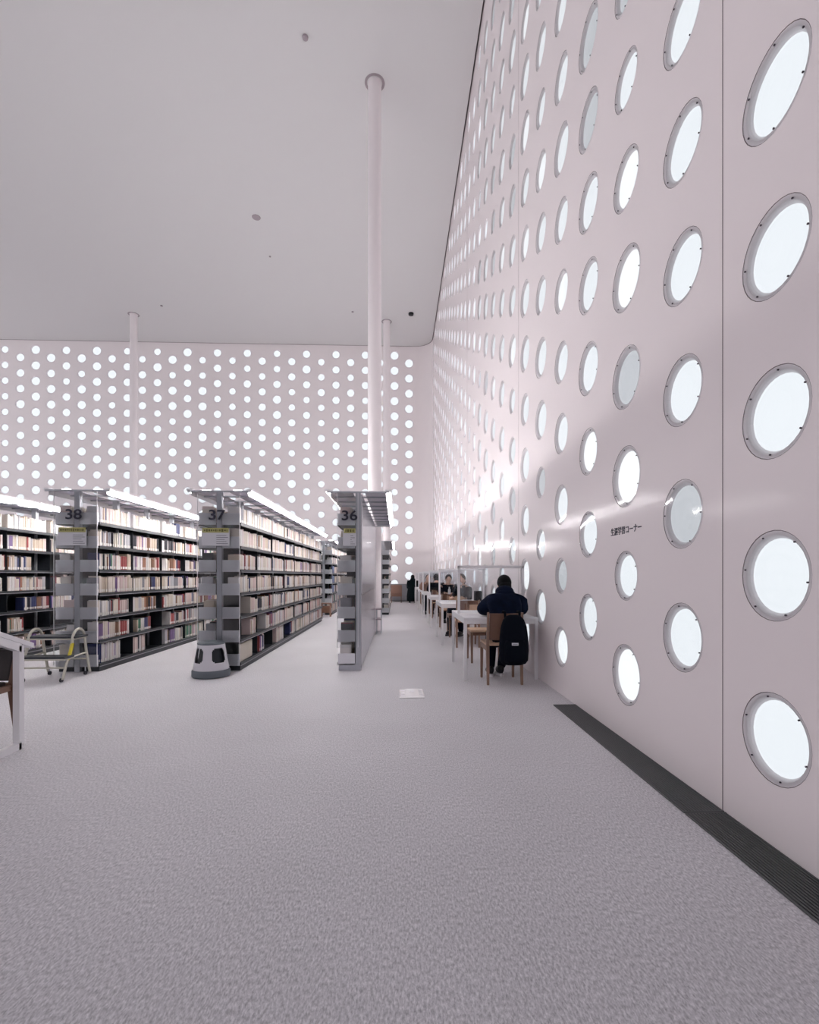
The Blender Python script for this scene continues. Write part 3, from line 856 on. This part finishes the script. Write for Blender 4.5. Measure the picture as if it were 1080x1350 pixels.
def person(name, label, loc, rz, P, mats, hood=False, mask=False, long_hair=False, legs=True, group='people reading at the tables'):
    """P: joint positions in local space, facing +Y"""
    head = Vector(P['head']); neck = P['neck']; chest = P['chest']; pel = P['pelvis']
    look = Vector(P.get('look', (0,1,-.3))).normalized()
    up = Vector((0,0,1)); side = look.cross(up).normalized(); hu = side.cross(look).normalized()
    ex = MB(); rot = Matrix((side, look, hu)).transposed()
    ex.ball(head + look*.012 + hu*.01, (.073,.090,.108), nu=20, nv=14, rot=rot)         # skull and jaw
    ex.ball(head + look*.045 - hu*.055, (.050,.048,.045), rot=rot)
    ex.ball(head + look*.104 - hu*.012, (.011,.016,.022), nu=8, nv=6, rot=rot)          # nose
    for q in (-1, 1):
        ex.ball(head + side*q*.076 - hu*.005, (.010,.018,.030), nu=8, nv=6, rot=rot)    # ears
        ex.ball(head + look*.088 + side*q*.030 + hu*.016, (.014,.010,.008), nu=8, nv=6, rot=rot)
    ex.ball(head + look*.096 - hu*.050, (.022,.009,.006), nu=8, nv=6, rot=rot)          # lips
    for q, hd in ((-1,'L'),(1,'R')):
        e, w = Vector(P['elbow'+hd]), Vector(P['wrist'+hd]); hand_geo(ex, w, (w-e), q)
    sl, sr = P['shL'], P['shR']
    v = [pel, lerp(pel,chest,.5), chest, neck, tuple(head - hu*.06), P['shL'], P['elbowL'], P['wristL'], P['shR'], P['elbowR'], P['wristR'],
         P['hipL'], P['kneeL'], P['ankL'], P['hipR'], P['kneeR'], P['ankR']]
    e = [(0,1),(1,2),(2,3),(3,4),(2,5),(5,6),(6,7),(2,8),(8,9),(9,10),(0,11),(11,12),(12,13),(0,14),(14,15),(15,16)]
    r = [.12,.11,.12,.055,.05,.055,.042,.028,.055,.042,.028,.08,.055,.035,.08,.055,.035]
    root = skin_obj(name, v, e, r, M['skin'], None, 2, ex)
    root.location = loc; root.rotation_euler = (0,0,rz); tag(root, label, 'person', group)
    # jacket, a roomier shell over torso and arms
    mid = lerp(pel,chest,.5)
    v = [mid, (pel[0],pel[1],pel[2]-.03), chest, lerp(chest,neck,.6), P['shL'], lerp(P['shL'],P['elbowL'],.5), P['elbowL'], lerp(P['elbowL'],P['wristL'],.9),
         P['shR'], lerp(P['shR'],P['elbowR'],.5), P['elbowR'], lerp(P['elbowR'],P['wristR'],.9)]
    e = [(0,1),(0,2),(2,3),(2,4),(4,5),(5,6),(6,7),(2,8),(8,9),(9,10),(10,11)]
    k = P.get('bulk', 1)
    r = [(.19*k,.145*k),(.19*k,.15*k),(.18*k,.14*k),(.12*k,.115*k),.088*k,.085*k,.075*k,.05*k,.088*k,.085*k,.075*k,.05*k]
    jk = skin_obj('jacket', v, e, r, mats['jacket'], root, 2)
    if hood:
        b = MB(); c = Vector(lerp(neck, tuple(head), .25)) - Vector((0,.035,0))
        b.ball(c, (.115,.100,.080), nu=18, nv=12); b.ball(c+Vector((0,-.055,-.06)), (.135,.075,.10), nu=18, nv=12)
        for q in (-1,1): b.ball(c+Vector((q*.085,-.02,-.075)), (.10,.085,.060), nu=16, nv=10)
        b.build('hood', mats['jacket'], jk, smooth=True)
    if legs:
        v = [pel, P['hipL'], P['kneeL'], P['ankL'], P['hipR'], P['kneeR'], P['ankR']]
        e = [(0,1),(1,2),(2,3),(0,4),(4,5),(5,6)]
        skin_obj('trousers', v, e, [.13,.105,.08,.055,.105,.08,.055], mats['trousers'], root, 2)
        for nm in ('ankL','ankR'):
            a = P[nm]; b = MB()
            b.ball((a[0],a[1]+.06,a[2]-.015), (.045,.125,.045)); b.ball((a[0],a[1]-.01,a[2]+.01), (.042,.055,.055))
            sh = b.build('shoe', mats['shoe'], root, smooth=True)
            b = MB(); n = 20; base = a[2]-.07
            vs = [(a[0]+.052*math.cos(2*PI*j/n), a[1]+.055+.137*math.sin(2*PI*j/n), base+zz) for zz in (0,.032) for j in range(n)]
            b.add(vs, [tuple(range(n))[::-1], tuple(range(n,2*n))]+[(j,(j+1)%n,n+(j+1)%n,n+j) for j in range(n)])
            b.build('sole', mats['sole'], sh)
    b = MB()
    b.ball(head - look*.022 + hu*.026, (.088,.096,.104), nu=24, nv=16, rot=rot)
    b.ball(head - look*.045 - hu*.035, (.076,.062,.075), nu=20, nv=12, rot=rot)
    if long_hair: b.ball(head - look*.05 - hu*.12, (.085,.05,.13), nu=20, nv=12, rot=rot)
    b.build('hair', mats['hair'], root, smooth=True)
    if mask:
        b = MB(); b.ball(head + look*.070 - hu*.045, (.058,.046,.045), nu=16, nv=10, rot=rot); b.build('face_mask', M['maskw'], root, smooth=True)
    return root

def pose(lean=.25, spread=.24, tilt=-.5, arm='table', up=0):
    P = {}
    P['pelvis'] = (0,0,.56); P['chest'] = (0,lean*.75,.90+up*.5)
    P['neck'] = (0,lean,1.02+up); P['head'] = (0,lean+.09,1.13+up)
    P['look'] = (0,1,tilt)
    P['shL'] = (-.185,lean*.8,.945+up*.7); P['shR'] = (.185,lean*.8,.945+up*.7)
    P['elbowL'] = (-spread,lean+.10,.79); P['elbowR'] = (spread,lean+.10,.79)
    P['wristL'] = (-.10,lean+.30,.775); P['wristR'] = (.10,lean+.30,.775)
    P['hipL'] = (-.09,.05,.53); P['hipR'] = (.09,.05,.53)
    P['kneeL'] = (-.12,.44,.54); P['kneeR'] = (.12,.44,.54)
    P['ankL'] = (-.12,.42,.07); P['ankR'] = (.12,.42,.07)
    return P
# nearest reader, bent over the table, back to the camera
P = pose(.27, .265, -.75, up=-.005)
P['chest'] = (.0,.22,.88); P['head'] = (.055,.40,1.10); P['neck'] = (.03,.31,1.00); P['bulk'] = 1.0
P['shL'] = (-.165,.23,.905); P['shR'] = (.185,.23,.905)
P['elbowL'] = (-.255,.30,.80); P['elbowR'] = (.285,.32,.80)
P['wristL'] = (-.10,.50,.775); P['wristR'] = (.14,.50,.775)
P['kneeL'] = (-.10,.42,.53); P['kneeR'] = (.12,.42,.53); P['ankL'] = (-.13,.33,.07); P['ankR'] = (-.0,.36,.07)
person('person', 'person in dark navy hooded jacket bent over the nearest table, back turned', (1.275, 5.70, 0), 0, P,
       dict(jacket=M['navy'], trousers=M['denim'], hair=M['hair'], shoe=M['black'], sole=M['white']), hood=True)
# open book under the near reader
b = MB(); b.box(-.15,-.002,-.10,.10,0,.012); b.box(.002,.15,-.10,.10,0,.012)
o = b.build('open_book', M['pages'], bevel=.003); o.location = (1.34, 6.16+.03, .731); tag(o, 'open book lying before the nearest reader on the table', 'book')
# reader facing the camera at the second table, hand to the head
P = pose(.10, .18, -.25); P['wristL'] = (-.09,.27,1.06); P['elbowL'] = (-.17,.34,.80); P['bulk'] = .74; P['shL']=(-.14,.08,.94); P['shR']=(.14,.08,.94)
person('person', 'masked person facing the camera at the far side of second table', (1.45, 10.42, 0), PI*.80, P,
       dict(jacket=M['blackcloth'], trousers=M['denim'], hair=M['hair_brown'], shoe=M['black'], sole=M['black']), mask=True)
P = pose(.25, .24, -.9); P['bulk'] = .9
person('person', 'dark haired person bent low at the far side of third table', (1.36, 13.33, 0), PI, P,
       dict(jacket=M['blackcloth'], trousers=M['denim'], hair=M['hair'], shoe=M['black'], sole=M['black']))
P = pose(.12, .23, -.2, up=.02); P['bulk'] = .95
person('person', 'person in black with back to the camera at fourth table', (1.17, 14.42, 0), 0, P,
       dict(jacket=M['blackcloth'], trousers=M['denim'], hair=M['hair'], shoe=M['black'], sole=M['black']))
P = pose(.10, .23, -.2); P['wristR'] = (.10,.36,1.0)
person('person', 'person with brown hair facing the camera at far side of fourth table', (1.02, 16.2, 0), PI, P,
       dict(jacket=M['box'], trousers=M['denim'], hair=M['hair_brown'], shoe=M['black'], sole=M['black']))
# figure in a long dark coat at the far end, hunched on a stool
P = pose(.10, .17, -.6); P['wristL'] = (-.08,.30,.62); P['wristR'] = (.08,.30,.62); P['elbowL'] = (-.2,.12,.68); P['elbowR'] = (.2,.12,.68); P['bulk'] = 1.15
far = person('person', 'person in long dark coat hunched before the grey cabinet at far wall', (.72, 22.1, 0), 0, P,
       dict(jacket=M['green_coat'], trousers=M['green_coat'], hair=M['hair'], shoe=M['black'], sole=M['black']), hood=True)
ct = MB().lathe([(.27,.10),(.27,.3),(.24,.55),(.20,.75)], n=24); ct.build('coat_skirt', M['green_coat'], far, smooth=True)
t = thing('round_stool', 'small stool under the person at the far wall', 'stool', (.72,22.1,0))
MB().lathe([(.17,.40),(.18,.41),(.18,.44),(.17,.45)], n=24).build('seat', M['brown'], t)
for q in range(4):
    a = PI/4+q*PI/2; MB().tube([(.15*math.cos(a),.15*math.sin(a),0),(.10*math.cos(a),.10*math.sin(a),.41)], .012, 8).build('leg', M['steel'], t)

# backpack hung over the nearest chair back
t = thing('backpack', 'black backpack with small white label hanging on the nearest chair', 'backpack', (1.275, 5.37, .25))
def loft(secs, n=28, e=2.6):
    b = MB(); k = len(secs)
    for z, rx, ry, oy in secs:
        for j in range(n):
            c, q = math.cos(2*PI*j/n), math.sin(2*PI*j/n)
            b.v.append((rx*abs(c)**(2/e)*(1 if c > 0 else -1), oy+ry*abs(q)**(2/e)*(1 if q > 0 else -1), z))
    for i in range(k-1):
        for j in range(n): b.f.append((i*n+j, i*n+(j+1)%n, (i+1)*n+(j+1)%n, (i+1)*n+j)); b.m.append(0)
    b.f += [tuple(range(n))[::-1], tuple((k-1)*n+j for j in range(n))]; b.m += [0, 0]
    return b
loft([(0,.09,.04,0),(.015,.13,.06,0),(.05,.155,.075,0),(.16,.162,.08,-.005),(.30,.155,.075,-.005),(.42,.14,.065,0),(.49,.115,.05,.005),(.53,.08,.035,.01),(.545,.04,.018,.012)]).build('bag_body', M['blackcloth'], t, smooth=True)
pk = loft([(.03,.08,.02,-.075),(.045,.115,.03,-.078),(.12,.125,.036,-.08),(.22,.12,.032,-.076),(.27,.105,.022,-.07),(.285,.07,.012,-.066)]).build('front_pocket', M['blackcloth'], t, smooth=True)
b = MB(); b.box(-.045,.025,-.116,-.106,.225,.252); lb = b.build('white_label', M['card'], pk)
MB().box(-.035,.015,-.1166,-.1159,.236,.240).build('printed_line', M['ink'], lb)
for s in (-.08,.08):
    MB().tube([(s,.05,.48),(s,.075,.57),(s,.16,.575),(s*1.2,.19,.5)], .013, 8).build('strap', M['blackcloth'], t, smooth=True)
MB().tube([(-.03,.02,.50),(-.03,.02,.55),(.03,.02,.55),(.03,.02,.50)], .008, 8).build('carry_loop', M['brown'], t, smooth=True)

# small things on the further tables
t = thing('bottle', 'white drink bottle standing on the third reading table', 'bottle', (1.33, 12.5, .73))
MB().lathe([(.03,0),(.033,.01),(.033,.14),(.015,.17),(.015,.19)], n=20).build('bottle_body', M['white'], t, smooth=True)
MB().lathe([(.017,.19),(.017,.21)], n=16).build('cap', M['card'], t)
rounded_item('handbag', 1.50,1.62, 9.35,9.62,.731,.93, M['blackcloth'], 'black bag standing against the wall on the second table', 'bag', .02)
rounded_item('paper_stack', 1.30,1.50, 9.55,9.80,.731,.748, M['white'], 'white papers on the second reading table', 'papers')

# ------------------------------------------------------------------ back end furniture
t = thing('low_cabinet', 'low grey cabinet against the far wall at the end of aisle', 'cabinet', (-.42, 23.25, 0))
b = MB(); b.box(0,1.5,0,.5,.04,.80); b.build('cabinet_body', M['greycab'], t, bevel=.006)
b = MB(); b.box(-.01,1.51,-.01,.51,.80,.83); b.build('cabinet_top', M['greycab'], t, bevel=.004)
for q in range(3):
    b = MB(); b.box(.02+q*.49,.49+q*.49,-.016,-.001,.07,.77); d = b.build('cabinet_door', M['greycab'], t, bevel=.003)
    MB().box(.44+q*.49,.46+q*.49,-.03,-.016,.4,.5).build('door_handle', M['steel'], d)
t = thing('brown_armchair', 'brown low chair standing before the grey cabinet', 'chair', (.02, 22.7, 0))
b = MB(); b.box(-.28,.22,-.25,.25,.28,.42); b.build('seat', M['box'], t, bevel=.02)
b = MB(); b.box(-.28,.22,-.30,-.22,.40,.80); b.build('backrest', M['box'], t, bevel=.02)
for a_ in ((-.25,-.25),(.19,-.25),(-.25,.22),(.19,.22)):
    MB().box(a_[0]-.015,a_[0]+.015,a_[1]-.015,a_[1]+.015,0,.29).build('leg', M['brown'], t)
# low wooden stool beyond bookcase 37
t = thing('wooden_stool', 'small wooden stool at the end of the farther bookcase', 'stool', (-2.1, 14.9, 0))
b = MB(); b.box(-.15,.15,-.12,.12,.38,.41); b.build('seat', M['wood'], t, bevel=.005)
for a_ in ((-.13,-.1),(.13,-.1),(-.13,.1),(.13,.1)):
    MB().box(a_[0]-.014,a_[0]+.014,a_[1]-.014,a_[1]+.014,0,.38).build('leg', M['wood'], t)
b = MB(); b.box(-.12,.12,-.09,.09,.12,.32); b.build('basket', M['brown'], t)
for q, z in enumerate((.70, 1.0, 1.3)):
    rounded_item('blue_folder', -2.04,-1.99, 15.56, 15.95, z+.002, z+.22, M['blue'], 'blue cover displayed on the %s shelf of the farther bookcase' % ('lower','middle','upper')[q], 'book')
# two-tier stand leaning at the end of bookcase 36
t = thing('metal_stand', 'narrow two tier metal stand at the end of bookcase 36', 'stand', (-.435, 10.35, 0))
for xx in (.012,.11):
    for yy in (.01,.34):
        MB().box(xx-.008,xx+.008,yy-.008,yy+.008,0,.53).build('leg', M['steel'], t)
for z in (.30,.51): MB().box(0,.12,0,.35,z,z+.02).build('tier', M['ring'], t)
# green plant pot in the further bookcase
t = thing('potted_plant', 'small dark green plant on the farther bookcase beside the column', 'plant', (-.30, 15.72, 1.001))
MB().lathe([(.04,0),(.05,.09)], n=16).build('pot', M['white'], t)
b = MB(); rr = random.Random(3)
for q in range(26):
    a = rr.uniform(0, 2*PI); l = rr.uniform(.06,.11); h = rr.uniform(.10,.22)
    p0 = Vector((0,0,.08)); p1 = Vector((l*math.cos(a)*.6, l*math.sin(a)*.6, h)); p2 = Vector((l*math.cos(a), l*math.sin(a), h-.02))
    sd = Vector((-math.sin(a), math.cos(a), 0))*.018
    b.add([p0, p1+sd, p2, p1-sd], [(0,1,2,3)])
b.build('leaves', M['plant'], t)

# ------------------------------------------------------------------ floor plate, grille, wall lettering
t = thing('floor_plate', 'bright white marker plate set on the carpet in the aisle', 'floor marker', (.155, 5.13, .001))
b = MB(); b.box(-.125,.125,-.19,.19,0,.006); b.build('plate', M['plate'], t, bevel=.002)
b = MB()
for q in range(4):
    b.box(-.112,-.07,-.13+q*.075,-.10+q*.075,.006,.0068); b.box(.072,.112,-.13+q*.075,-.095+q*.075,.006,.0068)
b.box(-.02,.03,.06,.085,.006,.0068)
b.build('plate_marks', M['card'], t)

def floor_grille(y0, y1, label):
    t = thing('floor_grille', label, 'grille', (WR-.215, y0, 0), 0, 'dark floor grilles along the right wall')
    L = y1-y0; w = .213
    MB().box(0, w, 0, L, .0005, .002).build('trough', M['grillegap'], t)
    b = MB(); n = 14
    for i in range(n):
        x = .004 + (w-.010)*i/(n-1); b.box(x-.0042, x+.0042, .004, L-.004, .002, .007)
    b.build('grille_bars', M['grille'], t)
    b = MB(); b.box(0,w,0,.008,.002,.0075); b.box(0,w,L-.008,L,.002,.0075); b.build('end_bar', M['grille'], t)
floor_grille(2.50, 4.63, 'farther length of dark slotted floor grille along the right wall')
floor_grille(.2, 2.49, 'nearer length of dark slotted floor grille at the lower right')

# 生涯学習コーナー on the right wall (faces -X)
mw = Matrix.Translation((WR-.002, 3.61, 1.555)) @ Matrix.Rotation(-PI/2,4,'Z') @ Matrix.Rotation(PI/2,4,'X')
o = text_mesh('wall_lettering', '生涯学習コーナー', .062, M['ink'], None, mw, sx=1.0, bold=.0008, ext=.001)
tag(o, 'small black Japanese lettering on the right wall between round windows', 'sign')

# ------------------------------------------------------------------ sloped desk and chair at the left edge
t = thing('sloped_desk', 'white framed sloping desk cut off by the left edge', 'desk', (-2.66, 3.60, 0))
def slope_z(y): return .728 - .38*(y)      # local y, + is away from the camera
b = MB()
for (xa, xb, zz0, zz1) in ((-1.5, .02, 0.012, .048),):
    ya, yb = -1.0, .12
    b.hexa([(xa,ya,slope_z(ya)+zz0),(xb,ya,slope_z(ya)+zz0),(xb,yb,slope_z(yb)+zz0),(xa,yb,slope_z(yb)+zz0),
            (xa,ya,slope_z(ya)+zz1),(xb,ya,slope_z(ya)+zz1),(xb,yb,slope_z(yb)+zz1),(xa,yb,slope_z(yb)+zz1)])
b.build('desktop', M['white'], t, bevel=.004)
for fx in (-.025, -1.455):
    b = MB(); w = .045
    b.box(fx, fx+w, -w/2, w/2, 0, slope_z(0)-.0)
    b.box(fx, fx+w, -.80-w/2, -.80+w/2, 0, slope_z(-.8))
    b.box(fx, fx+w, -.80, 0, 0, w)
    b.hexa([(fx,-.80,slope_z(-.8)-w),(fx+w,-.80,slope_z(-.8)-w),(fx+w,0,slope_z(0)-w),(fx,0,slope_z(0)-w),
            (fx,-.80,slope_z(-.8)+.011),(fx+w,-.80,slope_z(-.8)+.011),(fx+w,.0,slope_z(0)+.011),(fx,.0,slope_z(0)+.011)])
    b.build('side_frame', M['white'], t)
t = thing('leather_chair', 'brown wooden chair with dark leather back behind the sloping desk', 'chair', (-3.02, 3.62, 0), 0)
for sx in (-.30, .30):
    b = MB(); b.bar((sx*1.10,.02,0),(sx*.98,.0,.44),.024,.028,w1=.036,d1=.04, up=(0,1,0)); b.bar((sx*.98,0,.44),(sx*1.0,.05,.70),.034,.03, w1=.026,d1=.026, up=(0,1,0)); b.build('rear_leg', M['brown'], t, bevel=.003)
    b = MB(); b.bar((sx*1.02,-.46,0),(sx*.98,-.42,.42),.024,.026,w1=.034,d1=.036, up=(0,1,0)); b.build('front_leg', M['brown'], t, bevel=.003)
b = MB(); b.bar((-.29,.0,.44),(.29,.0,.44),.035,.045); b.bar((-.29,.0,.43),(-.29,-.44,.42),.03,.04); b.bar((.29,.0,.43),(.29,-.44,.42),.03,.04); b.bar((-.29,-.44,.42),(.29,-.44,.42),.03,.04); b.build('seat_frame', M['wood'], t)
b = MB(); b.box(-.275,.275,-.42,-.02,.435,.475); b.build('seat_pad', M['leather'], t, bevel=.012)
b = MB(); b.hexa([(-.275,-.005,.475),(.275,-.005,.475),(.275,.035,.475),(-.275,.035,.475),(-.285,.03,.69),(.285,.03,.69),(.285,.07,.69),(-.285,.07,.69)]); b.build('back_pad', M['leather'], t, bevel=.01)

# ------------------------------------------------------------------ world, camera, view
w = bpy.data.worlds.new('world'); SC.world = w; w.use_nodes = True
w.node_tree.nodes['Background'].inputs[0].default_value = (.9,.93,1,1); w.node_tree.nodes['Background'].inputs[1].default_value = .3
cd = bpy.data.cameras.new('camera'); cam = bpy.data.objects.new('camera', cd); COL.objects.link(cam)
cd.sensor_fit = 'HORIZONTAL'; cd.sensor_width = 36; cd.lens = 36*FPX/1080
cd.shift_x = -(CX-540)/1080; cd.shift_y = (CY-675)/1080
cd.clip_start = .05; cd.clip_end = 200
cam.location = (0,0,EYE); cam.rotation_euler = (PI/2, 0, -YAW)
SC.camera = cam
vs = SC.view_settings
vs.view_transform = 'Standard'; vs.look = 'None'; vs.gamma = 1; vs.use_curve_mapping = False
vs.exposure = 0.33
cy = SC.cycles
cy.max_bounces = 10; cy.diffuse_bounces = 7; cy.glossy_bounces = 4; cy.transmission_bounces = 4; cy.transparent_max_bounces = 16
cy.use_denoising = True; cy.caustics_reflective = False; cy.caustics_refractive = False
cy.sample_clamp_indirect = 4
